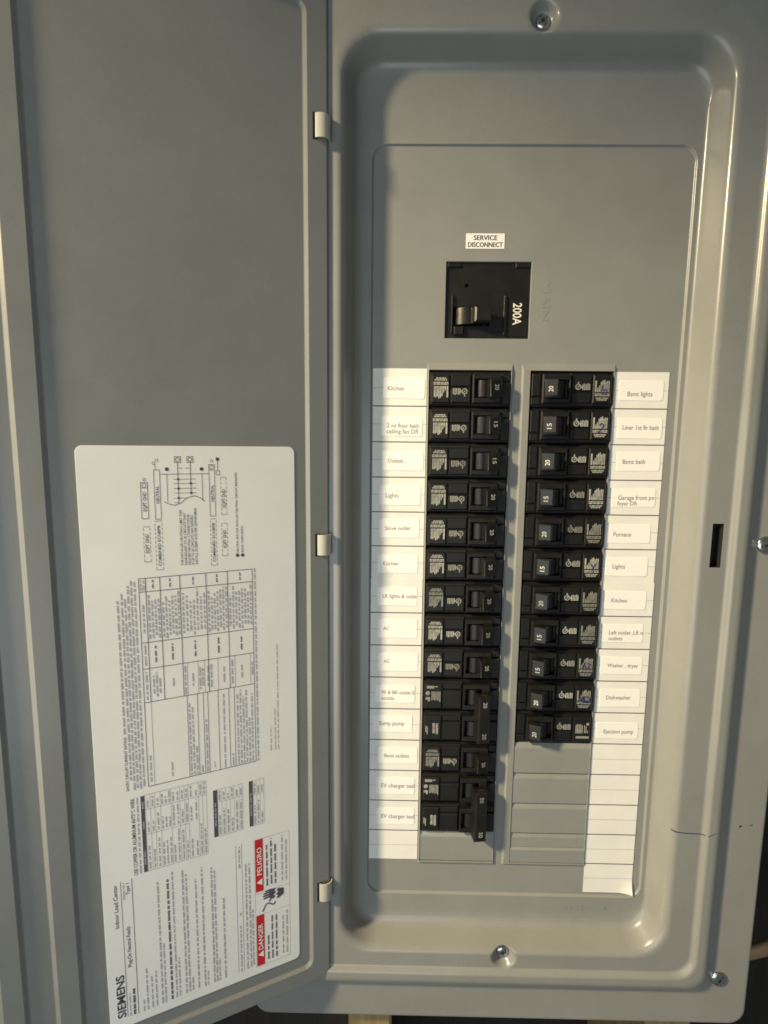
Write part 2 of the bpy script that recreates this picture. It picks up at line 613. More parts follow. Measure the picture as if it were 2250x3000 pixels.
# ---- door
TH = math.radians(25.5)
WD = 22.0
KS = (387.67 - WD) / (387.67 - 25)
XD = 13.47 + (-31.47 - 13.47) * KS
dV = lambda v: -52.44 + (v + 52.44) * KS


def DR(s, v, o):
    """door coordinates: s from the hinge line, height v, o out of the door's inner face"""
    return (XD - s * math.cos(TH) + o * math.sin(TH), v, WD + s * math.sin(TH) + o * math.cos(TH))


def SR(s, v, o): return DR(s * KS, dV(v), o)          # with the sizes measured at the reference depth


DB, DT = dV(-457.4), 226.5
BO = 1.6                                              # border stands above the sunk fields
HE, LE = -1.0, 296.0
dm = MB(DR)
fields = [(12.0 * KS, 162.2 * KS), (175.0 * KS, 191.5 * KS), (203.5 * KS, 282.0)]
FB, FT = dV(-445.2), 213.5
outer = [(p[0], p[1]) for p in rrect((HE + LE) / 2, (DB + DT) / 2, (LE - HE) / 2, (DT - DB) / 2, 3, 0, n=5)]
loops = [outer]
for s0, s1 in fields:
    r = 6 if s1 - s0 > 40 else 5
    k = [((s0 + s1) / 2, (FB + FT) / 2, (s1 - s0) / 2 + 1.2, (FT - FB) / 2 + 1.2, r + 1.2, BO, 0),
         ((s0 + s1) / 2, (FB + FT) / 2, (s1 - s0) / 2 + .8, (FT - FB) / 2 + .8, r + .8, BO, 1.0),
         ((s0 + s1) / 2, (FB + FT) / 2, (s1 - s0) / 2 - 1.6, (FT - FB) / 2 - 1.6, r - 1.0, 0, 1.0),
         ((s0 + s1) / 2, (FB + FT) / 2, (s1 - s0) / 2 - 2.4, (FT - FB) / 2 - 2.4, r - 1.6, 0, 0)]
    rs = [rrect(*q[:5], q[5], n=8) for q in fillet6(k)]
    dm.rings(rs, smooth=True)
    loops.append([(p[0], p[1]) for p in rs[0]])
    dm.poly(rs[-1])
fill_with_holes(dm, loops, BO)
# rolled edge and return flange all round
ed = []
for e, o in ((0, BO), (0.5, BO - .15), (1.0, BO - .55), (1.35, BO - 1.2), (1.45, BO - 2.2), (1.45, -9)):
    ed.append(rrect((HE + LE) / 2, (DB + DT) / 2, (LE - HE) / 2 + e, (DT - DB) / 2 + e, 3 + e, o, n=5))
dm.rings(ed, smooth=True)
ed2 = [rrect((HE + LE) / 2, (DB + DT) / 2, (LE - HE) / 2 - e, (DT - DB) / 2 - e, max(3 - e, .5), o, n=5) for e, o in ((-1.45, -9), (-.3, -9), (-.3, -1.2))]
dm.rings(ed2, cap_end=True)
door = dm.build('door', M['paint'], panel, PO)

# hinge straps: a steel tongue from the cover that hooks round the door's edge
for vc in (143.6, -121.4, -384.8):
    vc = dV(vc)
    m = MB()
    path = []
    base = [(6.2, BO + .5), (4.6, BO + 2.0), (2.2, BO + 3.0), (-.6, BO + 2.9), (-2.9, BO + 1.4), (-4.0, BO - 1.2), (-4.2, BO - 4.5)]
    for s, o in base: path.append(DR(s, 0, o)[::2])
    hh = 7.1
    nrm = []
    for i in range(len(path)):
        a, b = path[max(i - 1, 0)], path[min(i + 1, len(path) - 1)]
        t = Vector((b[0] - a[0], b[1] - a[1])).normalized()
        nrm.append((-t.y, t.x))
    th = .85
    prof_o = [(p[0] - q[0] * th * .5, p[1] - q[1] * th * .5) for p, q in zip(path, nrm)]
    prof_i = [(p[0] + q[0] * th * .5, p[1] + q[1] * th * .5) for p, q in zip(path, nrm)]
    loop = prof_o + prof_i[::-1]
    m.rings([[(x, vc - hh, w) for x, w in loop], [(x, vc + hh, w) for x, w in loop]], smooth=False, cap_end=True, cap_start=True)
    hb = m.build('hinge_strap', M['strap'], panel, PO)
    for p in hb.data.polygons: p.use_smooth = abs(p.normal.z) < .5
    hb.data.set_sharp_from_angle(angle=math.radians(50))
    m = MB(DR)
    m.block(4.6, 7.9, vc - hh - .8, vc + hh + .8, BO - .8, BO + .08, .02)
    m.build('hinge_slot', M['deep'], panel, PO)

# ------------------------------------------------------------------ door label
random.seed(7)
LO = SR(20.8, -434.7, 0)
lab = thing('wiring_label', LO, 'large white printed wiring and danger label with red banners, stuck inside the open door', 'label')


def PG(px, t, o):
    """page millimetres: px along the text, t down the page"""
    return SR(147.6 - t, -434.7 + px, o)


m = MB(PG)
e = [rrect(190, 63.1, 189.8, 63.1, 4, .04, n=6), rrect(190, 63.1, 189.8, 63.1, 4, .22, n=6), rrect(190, 63.1, 189.6, 62.9, 3.9, .26, n=6)]
m.rings(e, cap_end=True)
m.build('label_sheet', M['label'], lab, LO)


class Page(MB):
    """print on the page; t grows downwards, so lettering is mirrored in t"""

    def __init__(self): super().__init__(lambda x, v, w: PG(x, -v, w))


IW = .34
ink, fine = Page(), Page()


def greek(mb, x0, x1, t, h=1.05, gap=.75, lo=1.6, hi=6.5, w=IW):
    """a line of unreadably fine type: words made of small upright strokes"""
    x = x0
    while x < x1 - .5:
        e = min(x + random.uniform(lo, hi), x1)
        while x < e - .2:
            l = random.uniform(.34, .62) * (h / 1.1)
            up, dn = h * random.choice((.5, .5, .38, .5)), h * random.choice((.5, .5, .5, .36))
            mb.rect(x, min(x + l, e), -(t - up), -(t + dn), w)
            x += l + .17 * random.uniform(.7, 1.3)
        x += gap * random.uniform(.8, 1.3)


for d in (-.14, .14): ink.text("SIEMENS", 8.0 + d, -7.0 + d * .5, 31.0, IW + d * .05, cap=4.8)
ink.text("Indoor Load Center", 73.2, -7.1, 30.6, IW, cap=2.3)
ink.text("Type 1", 94.8, -14.2, 8.0, IW, cap=2.0)
ink.text("Plug-On Neutral Ready", 42.8, -13.2, 29.6, IW, cap=2.3)
ink.rect(7.2, 105.2, -10.3, -10.6, IW)
ink.rect(6.4, 105.2, -16.7, -17.05, IW)
greek(fine, 7, 24, 12.2, .9)
greek(ink, 7, 27, 14.7, 1.6, .5, 3, 8)
greek(fine, 92, 104, 12.0, .9)
for t, a, b, h in ((20.4, 6.6, 15, 1.0), (22.7, 6.6, 37.5, 1.1), (25.6, 6.8, 31, 1.0), (28.2, 6.8, 33, 1.0),
                   (31.8, 6.8, 97.3, 1.15), (33.8, 6.8, 52, 1.0), (40.7, 7.2, 101.8, 1.1), (42.8, 7.5, 37, 1.0),
                   (47.0, 7.5, 100.5, 1.2), (49.1, 8, 96.6, 1.15), (51.1, 8, 18, 1.0), (55.0, 7.9, 91.3, 1.1),
                   (59.1, 7.2, 98.2, 1.2), (61.1, 7.3, 18.7, .9), (65.3, 7.3, 95.9, 1.2), (67.2, 7.3, 93, 1.1), (69.0, 7.4, 25, 1.0),
                   (72.8, 7.5, 70.3, 1.2), (83.9, 7.5, 44, 1.1), (84.0, 52, 54, 1.2), (84.0, 88.6, 104.8, 1.1),
                   (88.2, 7.6, 91, 1.15), (90.6, 7.9, 90.2, 1.15), (92.4, 9, 53.3, 1.1)):
    greek(fine, a, b, t, h)
greek(ink, 7.2, 97, 37.8, 1.45, .7, 2.5, 8)
for t in (81.8, 85.7): ink.rect(7.4, 106.4, -t - .1, -t + .12, IW)

# danger box
for x0, x1 in ((65.6, 106.1), (6.5, 46.9)):
    red = Page()
    red.rect(x0, x1, -94.85, -100.4, IW)
    red.build('danger_banner', M['red'], lab, LO)
for x, s, xt, wt in ((70.3, "PELIGRO", 78.4, 21.4), (12.8, "DANGER", 19.2, 20.6)):
    wp = Page()
    wp.poly([(x, -99.6, IW + .1), (x + 5.2, -99.6, IW + .1), (x + 2.6, -95.6, IW + .1)])
    wp.text(s, xt, -97.7, wt, IW + .1, cap=3.2)
    wp.build('banner_lettering', M['label'], lab, LO)
fr = Page()
fr.frame(6.0, 106.2, -119.2, -94.4, .22, IW - .02)
for x in (46.9, 64.2): fr.rect(x - .1, x + .1, -119.2, -94.4, IW - .02)
fr.build('danger_frame', M['inklight'], lab, LO)
for t, a, b in ((103, 68.1, 101.2), (106.1, 68.5, 104.7), (109, 68, 98.9), (103.2, 8.9, 28.4), (106.1, 8.7, 43.4), (109.1, 8.9, 43.1)):
    greek(ink, a, b, t, 1.3, .9, 3, 8)
for t, a, b in ((113.9, 68.5, 104.2), (116.8, 68.2, 99.9), (114, 9.5, 40.3), (116.9, 8.8, 43.6)):
    greek(fine, a, b, t, 1.1, .9, 2.5, 8)
# shock-hand pictogram: a palm with four fingers, a jagged cut, a cuff and a wire
palm = [(64.9, 104.6), (64.1, 109.4), (62.2, 107.9), (61.2, 109.4), (59.2, 107.3), (58.0, 108.9), (56.4, 107.2), (58.4, 103.8)]
ink.poly([(x, -t, IW) for x, t in palm])
for a, b in (((64.2, 105), (64.0, 101.9)), ((62.6, 105), (62.3, 100.6)), ((60.9, 105), (60.5, 100.2)), ((59.2, 105), (58.6, 100.6)), ((58.4, 106.6), (55.6, 104.4))):
    ink.line(a[0], -a[1], b[0], -b[1], 1.25, IW + .02)
    ink.disc(b[0], -b[1], .62, IW + .03, 8)
ink.poly([(x, -t, IW) for x, t in [(63.6, 110.8), (61.9, 109.4), (61.0, 111.0), (59.0, 109.0), (57.9, 110.6), (56.0, 109.2), (55.6, 111.2), (57.6, 114.9), (62.4, 114.9)]])
ink.polyline([(x, -t) for x, t in [(48.7, 99.4), (51.2, 100.6), (53.6, 101.8), (54.2, 103.4), (53.2, 105.2), (51.9, 106.8), (52.2, 108.1), (53.8, 108.5)]], 1.0, IW)

# conductor tables
ink.text("USE COPPER OR ALUMINUM 60/75°C WIRE", 106.6, -19.6, 52.8, IW, cap=2.2)
greek(fine, 106.8, 159.4, 22.4, 1.1)
def hbar(x0, x1, t0, t1, blanks):
    bars = Page()
    ink.rect(x0, x1, -t0, -t1, IW)
    for a, b in blanks: greek(bars, a, b, (t0 + t1) / 2, 1.1, .5, 2, 5, IW + .08)
    bars.build('table_heading', M['inklight'], lab, LO)


hbar(106.8, 159.7, 24.3, 26.6, ((112, 122), (137, 143), (151, 157)))
rows = [26.6, 29.7, 32.4, 35.6, 42.0, 47.2, 50.1, 52.5, 58.8, 61.3, 63.8]
for t in rows: fine.rect(106.8, 160, -t - .1, -t + .12, IW)
for x, t1 in ((106.9, 63.8), (132.6, 52.4), (149.9, 63.8), (160.0, 63.8)): fine.rect(x - .12, x + .12, -26.6, -t1, IW)
for a, b in zip(rows, rows[1:]):
    k = max(1, int((b - a) / 2.1))
    for i in range(k):
        t = a + (b - a) * (i + .5) / k
        greek(fine, 108, random.uniform(118, 131), t, 1.0)
        if b < 61: greek(fine, 134, random.uniform(139, 149), t, 1.0)
        greek(fine, 151, random.uniform(155, 159.4), t, 1.0)
for x0, x1, t0, th_, t1, rr in ((117.2, 151.2, 68.1, 70.8, 87.2, (73.5, 76.2, 79, 81.6, 85)), (117.6, 151.4, 91.7, 94.3, 101.8, (96.7, 99.2))):
    hbar(x0, x1, t0, th_, ((x0 + 8, x1 - 9),))
    fine.frame(x0, x1, -t1, -th_, .22, IW)
    xm = x1 - (9 if t0 < 80 else 11)
    fine.rect(xm - .1, xm + .1, -th_, -t1, IW)
    rr = (th_,) + rr + (t1,)
    for a, b in zip(rr, rr[1:]):
        fine.rect(x0, x1, -b - .09, -b + .09, IW + .01)
        greek(fine, x0 + 1, random.uniform(x0 + 10, xm - 1), (a + b) / 2, 1.1)
        greek(fine, xm + 1, random.uniform(xm + 5, x1 - .6), (a + b) / 2, 1.1)

# short-circuit table
for t, a, b in ((19.6, 172, 292), (21.4, 165, 290), (23.2, 166, 296.5), (25.0, 165, 299.5), (26.9, 166, 298.4)): greek(fine, a, b, t, 1.15)
ink.text("SHORT CIRCUIT CURRENT RATING", 165.2, -17.4, 36, IW, cap=1.5)
greek(fine, 203, 288, 17.4, 1.2)
cols = [165.2, 221.2, 243.0, 259.8, 291.8, 300.2]
ink.frame(165.2, 300.2, -97.0, -29.3, .36, IW)
for x in cols[1:-1]: ink.rect(x - .18, x + .18, -97.0, -29.3, IW)
for t in (33.1, 41.1, 52.5, 68.0, 81.2): ink.rect(221.2, 300.2, -t - .2, -t + .2, IW + .01)
ink.rect(165.2, 221.2, -33.2, -33.0, IW + .01)
for t in (54.2, 60.4, 64.0, 66.8, 73.3, 80.1, 83.6): ink.rect(165.2, 221.2, -t - .16, -t + .16, IW + .01)
for t in (55.0, 61.5, 65.4, 73.8, 84.6, 94.6): ink.rect(221.2, 243.0, -t - .1, -t + .1, IW + .01)
cells = [(33.1, 41.1, 4), (41.1, 52.5, 6), (52.5, 68.0, 7), (68.0, 81.2, 7), (81.2, 97.0, 8)]
for a, b, k in cells:
    for i in range(k):
        t = a + (b - a) * (i + .7) / (k + .4)
        greek(fine, 261 + random.uniform(0, 3), random.uniform(284, 291), t, 1.15, .7, 1.5, 4)
    tm = (a + b) / 2
    greek(ink, 246.5, 257.0, tm, 1.1, .8, 3, 5)
    greek(ink, 293.6, 298.8, tm, 1.0, .6, 2, 3)
for t, a, b in ((31.2, 168, 186), (31.2, 223, 241), (31.2, 245, 258.5), (31.2, 266, 284), (30.4, 292.6, 299), (32, 292.6, 299)): greek(fine, a, b, t, 1.1)
for t, a, b in ((35.2, 226, 238), (37, 224, 240), (38.8, 226, 236), (46.6, 229, 235), (53.7, 222, 241), (58.3, 227, 237), (62.6, 224, 240), (64.2, 226, 238),
                (67.5, 225, 239), (69.5, 224, 240), (77.5, 226, 237), (82.8, 224, 241), (89, 227, 236), (95.8, 228, 237)): greek(fine, a, b, t, 1.1)
for t, a, b in ((43.8, 168.5, 178), (55.4, 166, 216), (57.2, 166, 214), (59, 166, 186), (62.2, 166, 172), (65.4, 166, 204), (70, 168, 172), (76.7, 166, 218),
                (82, 166, 176), (85.5, 166, 216), (87.4, 166, 219), (89.3, 166, 214), (91.2, 166, 218), (93.1, 166, 198), (95, 166, 215)): greek(fine, a, b, t, 1.05)
greek(fine, 165.3, 301.5, 98.6, 1.05)
for t, a, b in ((112.6, 170.3, 246.6), (110.5, 170.5, 201.5), (107.5, 170.3, 188.4)): greek(fine, a, b, t, .8)

# wiring diagram
def box(x0, x1, t0, t1, th=.3): ink.frame(x0, x1, -t1, -t0, th, IW)
def dash(x0, x1, t0, t1):
    for t in (t0, t1):
        x = x0
        while x < x1:
            ink.rect(x, min(x + 1.8, x1), -t - .12, -t + .12, IW)
            x += 2.7
    for x in (x0, x1): ink.rect(x - .12, x + .12, -t1, -t0, IW)
def ring(x, t, r, th=.28):
    ink.polyline([(x + r * math.cos(a * math.pi / 6), -t + r * math.sin(a * math.pi / 6)) for a in range(13)], th, IW)
box(335.9, 365.6, 40.3, 43.6)
box(336.3, 365.3, 71.9, 75.2)
box(365.3, 368.6, 71.8, 75.2)
ring(367, 73.5, 1.1)
box(336.5, 358.3, 32.9, 36.6)
box(355, 358.3, 32.9, 36.6)
ring(356.6, 34.7, 1.1)
ink.text("EQPT GND", 341, -34.8, 11.5, IW, cap=1.9)
ink.text("NEUTRAL", 345.5, -42.0, 10.5, IW, cap=1.8)
ink.text("NEUTRAL", 345.5, -73.6, 10.5, IW, cap=1.8)
ink.rect(362.85, 363.15, -43.6, -71.9, IW)
for t in (47.55, 67.75): ink.rect(346.0, 363.0, -t - .15, -t + .15, IW)
ink.rect(345.0, 369.8, -54.0, -53.65, IW)
ink.rect(350.0, 369.8, -61.25, -60.9, IW)
for i, x in enumerate((359.8, 357.2, 354.2, 351.4, 348.3, 345.6)): ink.rect(x - .13, x + .13, -51.2, -(64.1 if i < 4 else (59 if i == 4 else 54)), IW)
for x, t in ((359.8, 53.85), (357.2, 61.05), (354.2, 53.85), (351.4, 61.05), (348.3, 53.85)): ink.disc(x, -t, .75, IW + .01)
for t in (53.9, 61.0):
    box(369.9, 373.5, t - 1.8, t + 1.8)
    ring(371.7, t, 1.15, .4)
ink.rect(366.4, 366.7, -54.2, -56.5, IW)
ink.rect(366.4, 366.7, -58.2, -60.6, IW)
ink.polyline([(x, -t) for x, t in [(346.2, 45.7), (344.8, 48.3), (344.0, 51.5), (345.2, 54.8), (348.6, 59.1), (349.4, 63.3), (347.9, 66.7), (345.9, 68.7)]], .38, IW + .01)
for x, t in ((366.0, 47.7), (365.9, 67.6), (371.9, 77.2), (310.1, 88.0), (310.0, 91.2)): ink.disc(x, -t, 1.15, IW)
ink.rect(364.6, 371, -77.3, -77.0, IW)
box(362.2, 364.6, 76.2, 78.3)
ring(369.6, 40.5, .8); ring(371.4, 42.2, .8); ring(370.8, 73.6, .8); ring(360, 35, .8)
ink.rect(365.6, 369, -41.4, -41.1, IW)
dash(310.2, 331.6, 33.3, 36.9)
dash(304.7, 334.8, 39.8, 43.7)
dash(304.8, 334.5, 71.8, 75.3)
dash(337, 360.6, 78.8, 82.0)
dash(310.4, 331.4, 78.6, 82.0)
ink.text("EQPT GND", 315.5, -35.1, 11.5, IW, cap=1.9)
ink.text("EQPT GND", 341.5, -80.4, 11.5, IW, cap=1.9)
ink.text("EQPT GND", 315.5, -80.3, 11.5, IW, cap=1.9)
ink.text("COMBINED ECNBPB", 307, -41.8, 25, IW, cap=1.6)
ink.text("COMBINED ECNBPB", 307, -73.6, 25, IW, cap=1.6)
for s, t, x1 in (("THE INSTALLED NEUTRALS LIMIT THIS", 54.4, 341), ("PANELBOARD TO 30 CIRCUITS THAT", 56.6, 339.3), ("REQUIRE NEUTRAL CONNECTIONS.", 58.7, 338.3),
                 ("IF UP TO 60 CIRCUITS ARE NEEDED,", 60.8, 337.8), ("INSTALL ECSBPK KITS PER DIAGRAM(S).", 62.9, 342.2)):
    ink.text(s, 306.4, -t, x1 - 306.4, IW + .02, cap=1.35)
ink.text("NEUTRAL BUS FOR PLUG-ON NEUTRAL CIRCUIT BREAKERS.", 311.8, -88.1, 52, IW, cap=1.25)
ink.text("BOND WHEN REQ'D.", 311.8, -91.1, 17.5, IW, cap=1.25)
ink.build('bold_print', M['ink'], lab, LO)
fine.build('fine_print', M['inkgrey'], lab, LO)

# ------------------------------------------------------------------ directory strips and stickers
def strip(x0, x1, vt, vb, rows, label, curl=None, dw=0.0, skip_first=False):
    org = ((x0 + x1) / 2, vb, 0)
    t = thing('directory_strip', org, label, 'paper strip', 'directory strips')
    nx, nv = 8, max(6, int((vt - vb) / 6))

    def lift(x, v):
        w = .14 + dw + .05 * math.sin(v * .23 + x * .09 + x0) + .03 * math.sin(x * .31 + v * .05)
        if curl:
            d = (x - (x1 - 11)) / 11 + ((vb + 13) - v) / 13
            if d > 0.9: w += (d - .9) ** 2 * curl
        return w
    m = MB()
    g = [[(x0 + (x1 - x0) * i / nx, vt + (vb - vt) * j / nv) for i in range(nx + 1)] for j in range(nv + 1)]
    top = [m.add([(x, v, lift(x, v) + .18) for x, v in r]) for r in g]
    for j in range(nv):
        for i in range(nx): m.face([top[j][i], top[j][i + 1], top[j + 1][i + 1], top[j + 1][i]], True)
    lo = [m.add([(x, v, lift(x, v) - .1) for x, v in r]) for r in g]
    top = [m.add([(x, v, lift(x, v) + .18) for x, v in r]) for r in g]
    for j in range(nv):
        for i in range(nx): m.face([lo[j][i], lo[j][i + 1], lo[j + 1][i + 1], lo[j + 1][i]], True)
    for j in range(nv):
        m.face([top[j][0], lo[j][0], lo[j + 1][0], top[j + 1][0]])
        m.face([top[j][nx], lo[j][nx], lo[j + 1][nx], top[j + 1][nx]])
    for i in range(nx):
        m.face([top[0][i], lo[0][i], lo[0][i + 1], top[0][i + 1]])
        m.face([top[nv][i], lo[nv][i], lo[nv][i + 1], top[nv][i + 1]])
    m.build('card', M['paper'], t, org, fix=False)
    for v, kind in rows:
        p = MB()
        xs = [x0 + (x1 - x0) * i / 10 for i in range(11)]
        for a, b in zip(xs, xs[1:]):
            th = .8 if kind else .4
            p.poly([(a, v - th / 2, lift(a, v) + .23), (b, v - th / 2, lift(b, v) + .23), (b, v + th / 2, lift(b, v) + .23), (a, v + th / 2, lift(a, v) + .23)])
        p.build('row_line' if kind else 'half_row_line', M['rowline' if kind else 'inklight'], t, org)


pit = 25.4
strip(-0.2, 38.0, 0.8, -152.0, [(-pit * k, 1) for k in range(1, 6)] + [(-pit * (k + .5), 0) for k in range(6)],
      'white card strip with six sticker rows, from Kitchen to Kitchen, hinge side')
strip(-0.6, 37.8, -151.4, -380.6, [(-pit * k, 1) for k in range(7, 15)] + [(-pit * (k + .5), 0) for k in range(6, 15)],
      'white card strip with rows from LR lights down to an empty last row, hinge side', dw=.12)
strip(170.6, 208.7, -0.3, -153.0, [(-0.4 - pit * k, 1) for k in range(1, 6)] + [(-.4 - pit * (k + .5), 0) for k in range(6)],
      'white card strip with six sticker rows, from Bsmt lights to Lights, latch side')
strip(170.9, 209.3, -152.4, -406.6, [(-0.4 - pit * k, 1) for k in range(7, 16)] + [(-.4 - pit * (k + .5), 0) for k in range(6, 16)],
      'white card strip with five blank rows and a curled bottom corner', curl=2.4, dw=.12)

LEFT = [
    (7.3, 36.8, -5.7, -20.2, [("Kitchen", 10.3, 22.0, -13.0)]),
    (6.1, 35.5, -32.4, -46.7, [("2 nd floor bath", 10.1, 32.9, -39.1), ("ceiling fan DR", 9.9, 33.0, -43.2)]),
    (7.1, 36.7, -57.3, -71.4, [("Outlets", 10.9, 22.2, -64.2)]),
    (5.1, 35.3, -82.2, -96.6, [("Lights", 9.7, 19.1, -89.4)]),
    (5.3, 34.8, -106.4, -120.7, [("Stove outlet", 9.4, 28.1, -113.5)]),
    (4.4, 34.0, -133.4, -147.4, [("Kitchen", 8.3, 19.7, -140.1)]),
    (4.3, 33.9, -158.0, -172.2, [("LR lights & outle", 8.2, 33.5, -164.9)]),
    (4.9, 34.5, -182.6, -197.4, [("AC", 8.8, 13.5, -190.0)]),
    (5.1, 35.5, -209.3, -223.6, [("AC", 9.6, 14.1, -215.9)]),
    (3.4, 33.6, -234.7, -249.1, [("W & BR outlet E", 7.9, 33.3, -240.6), ("sconts", 8.2, 18.0, -245.3)]),
    (1.9, 32.1, -259.1, -273.0, [("Sump pump", 6.5, 25.8, -265.7)]),
    (5.7, 36.5, -285.3, -299.0, [("Bsmt outlets", 10.8, 29.9, -292.4)]),
    (4.5, 34.7, -310.5, -324.8, [("EV charger tesl", 8.6, 34.4, -317.5)]),
    (4.7, 35.1, -336.4, -350.4, [("EV charger tesl", 8.8, 34.7, -343.5)]),
]
RGT = [
    (173.9, 205.3, -6.1, -20.1, [("Bsmt lights", 180.0, 197.7, -15.4)]),
    (174.5, 206.2, -32.2, -46.8, [("Liner 1st flr bath", 178.1, 203.8, -38.9)]),
    (175.4, 206.5, -55.9, -69.9, [("Bsmt bath", 179.7, 195.9, -63.1)]),
    (173.4, 205.1, -82.5, -96.0, [("Garage front po", 178.3, 204.4, -89.1), ("foyer DR", 177.9, 192.3, -93.3)]),
    (172.2, 203.5, -108.6, -122.7, [("Furnace", 176.6, 189.5, -116.1)]),
    (172.4, 203.2, -133.1, -147.4, [("Lights", 177.4, 186.7, -140.1)]),
    (173.3, 203.9, -158.8, -172.9, [("Kitchen", 178.3, 189.8, -165.9)]),
    (173.3, 203.4, -184.1, -198.4, [("Left outlet .LR n", 177.9, 203.1, -190.6), ("outlets", 177.8, 188.3, -195.1)]),
    (173.3, 204.4, -209.8, -223.5, [("Washer , dryer", 178.4, 201.6, -216.4)]),
    (174.1, 204.7, -235.1, -249.6, [("Dishwasher", 179.1, 197.8, -241.9)]),
    (173.1, 205.1, -262.1, -275.5, [("Ejection pump", 178.8, 201.5, -269.4)]),
]
LLAB = ['small white sticker reading Kitchen in the topmost row', 'small white sticker reading 2 nd floor bath ceiling fan DR', 'small white sticker reading Outlets',
        'small white sticker reading Lights, just above the Stove outlet sticker', 'small white sticker reading Stove outlet', 'small white sticker reading Kitchen, just below Stove outlet',
        'small white sticker reading LR lights and cut-off outle', 'small white sticker reading AC, the upper of the two', 'small white sticker reading AC, the lower of the two',
        'small white sticker reading W and BR outlet, sconts', 'small white sticker reading Sump pump', 'small white sticker reading Bsmt outlets',
        'small white sticker reading EV charger, the upper of the two', 'small white sticker reading EV charger, the lower of the two']
RLAB = ['small white sticker reading Bsmt lights', 'small white sticker reading Liner 1st flr bath', 'small white sticker reading Bsmt bath',
        'small white sticker reading Garage front, foyer DR', 'small white sticker reading Furnace', 'small white sticker reading Lights, just below the Furnace sticker',
        'small white sticker reading Kitchen, between Lights and Left outlet', 'small white sticker reading Left outlet, outlets', 'small white sticker reading Washer, dryer',
        'small white sticker reading Dishwasher', 'small white sticker reading Ejection pump']
for lst, labs in ((LEFT, LLAB), (RGT, RLAB)):
    for i, ((x0, x1, vt, vb, tx), lb) in enumerate(zip(lst, labs)):
        base = .37 + (.12 if i > 5 else 0)
        org = ((x0 + x1) / 2, vb, base)
        t = thing('circuit_sticker', org, lb, 'sticker', 'circuit name stickers')
        rot = math.radians(random.uniform(-.7, .7))
        cx_, cv_ = (x0 + x1) / 2, (vt + vb) / 2
        a, b = (x1 - x0) / 2, (vt - vb) / 2

        def xf(x, v, w, cx_=cx_, cv_=cv_, rot=rot):
            dx, dv = x - cx_, v - cv_
            return (cx_ + dx * math.cos(rot) - dv * math.sin(rot), cv_ + dx * math.sin(rot) + dv * math.cos(rot), w)
        m = MB(xf)
        m.rings([rrect(cx_, cv_, a, b, 1.6, base, n=5), rrect(cx_, cv_, a, b, 1.6, base + .14, n=5), rrect(cx_, cv_, a - .15, b - .15, 1.5, base + .2, n=5)], cap_end=True)
        m.build('sticker_paper', M['sticker'], t, org)
        m = MB(xf)
        for s, xa, xb, v in tx:
            k = (xb - xa)
            m.text(s, xa, v, k, base + .26, squash=1.12)
        m.build('lettering', M['inktext'], t, org)

org = (76.3, 81.6, 0)
t = thing('service_sticker', org, 'small white rectangular sticker reading SERVICE DISCONNECT above the main breaker', 'sticker')
m = MB()
m.block(63.0, 89.5, 81.5, 91.5, .02, .3, .05)
m.build('sticker_paper', M['sticker'], t, org)
m = MB()
for d in (-.09, .09):
    m.text("SERVICE", 76.3 + d, 88.7, 16.0, .36 + d * .1, cap=3.1, center=True)
    m.text("DISCONNECT", 76.3 + d, 84.2, 23.8, .36 + d * .1, cap=3.1, center=True)
m.build('lettering', M['ink'], t, org)

# ------------------------------------------------------------------ circuit breakers (local mm: x from the hinge-side column's left, v, w)
HB = 12.45


def body_mesh(m, dv=0):
    m.block(-28.7, 28.7, dv - HB, dv + HB, -22, -0.6, .9, back=True)
    m.block(-28.3, 1.2, dv - 11.4, dv + 11.3, -0.7, 0.9, .5)
    # right end: a low stepped terminal cover
    m.block(22.2, 28.3, dv - 11.0, dv + 4.6, -0.7, 1.5, .5)
    m.block(22.2, 28.3, dv + 5.4, dv + 10.6, -0.7, 0.6, .4)


def faceplate_mesh(m, dv=0):
    m.block(-27.4, -14.3, dv - 10.2, dv + 9.4, .7, 2.7, .8)


def midplate_mesh(m, dv=0, two=False):
    if two:
        m.block(-13.7, .6, dv - 10.0, dv + 4.4, .7, 2.6, .8)
        m.block(-13.7, .6, dv + 5.1, dv + 9.6, .7, 2.0, .7)
    else:
        m.block(-13.7, .6, dv - 10.0, dv + .8, .7, 2.4, .8)
        m.block(-13.7, .6, dv + 1.4, dv + 9.4, .7, 2.0, .7)


def housing_mesh(m, dv=0):
    X0, X1, V0, V1 = 1.4, 21.6, dv - 10.3, dv + 9.9
    x0, x1, v0, v1 = 2.8, 15.6, dv - 6.4, dv + 6.6
    q = lambda e, w: [(X0 + e, V0 + e, w), (X1 - e, V0 + e, w), (X1 - e, V1 - e, w), (X0 + e, V1 - e, w)]
    h = lambda e, w: [(x0 + e, v0 + e, w), (x1 - e, v0 + e, w), (x1 - e, v1 - e, w), (x0 + e, v1 - e, w)]
    m.rings([q(0, -.7), q(0, 3.6), q(.9, 4.5), h(-.3, 4.5), h(0, 4.2), h(0, -5.5)], cap_end=True)


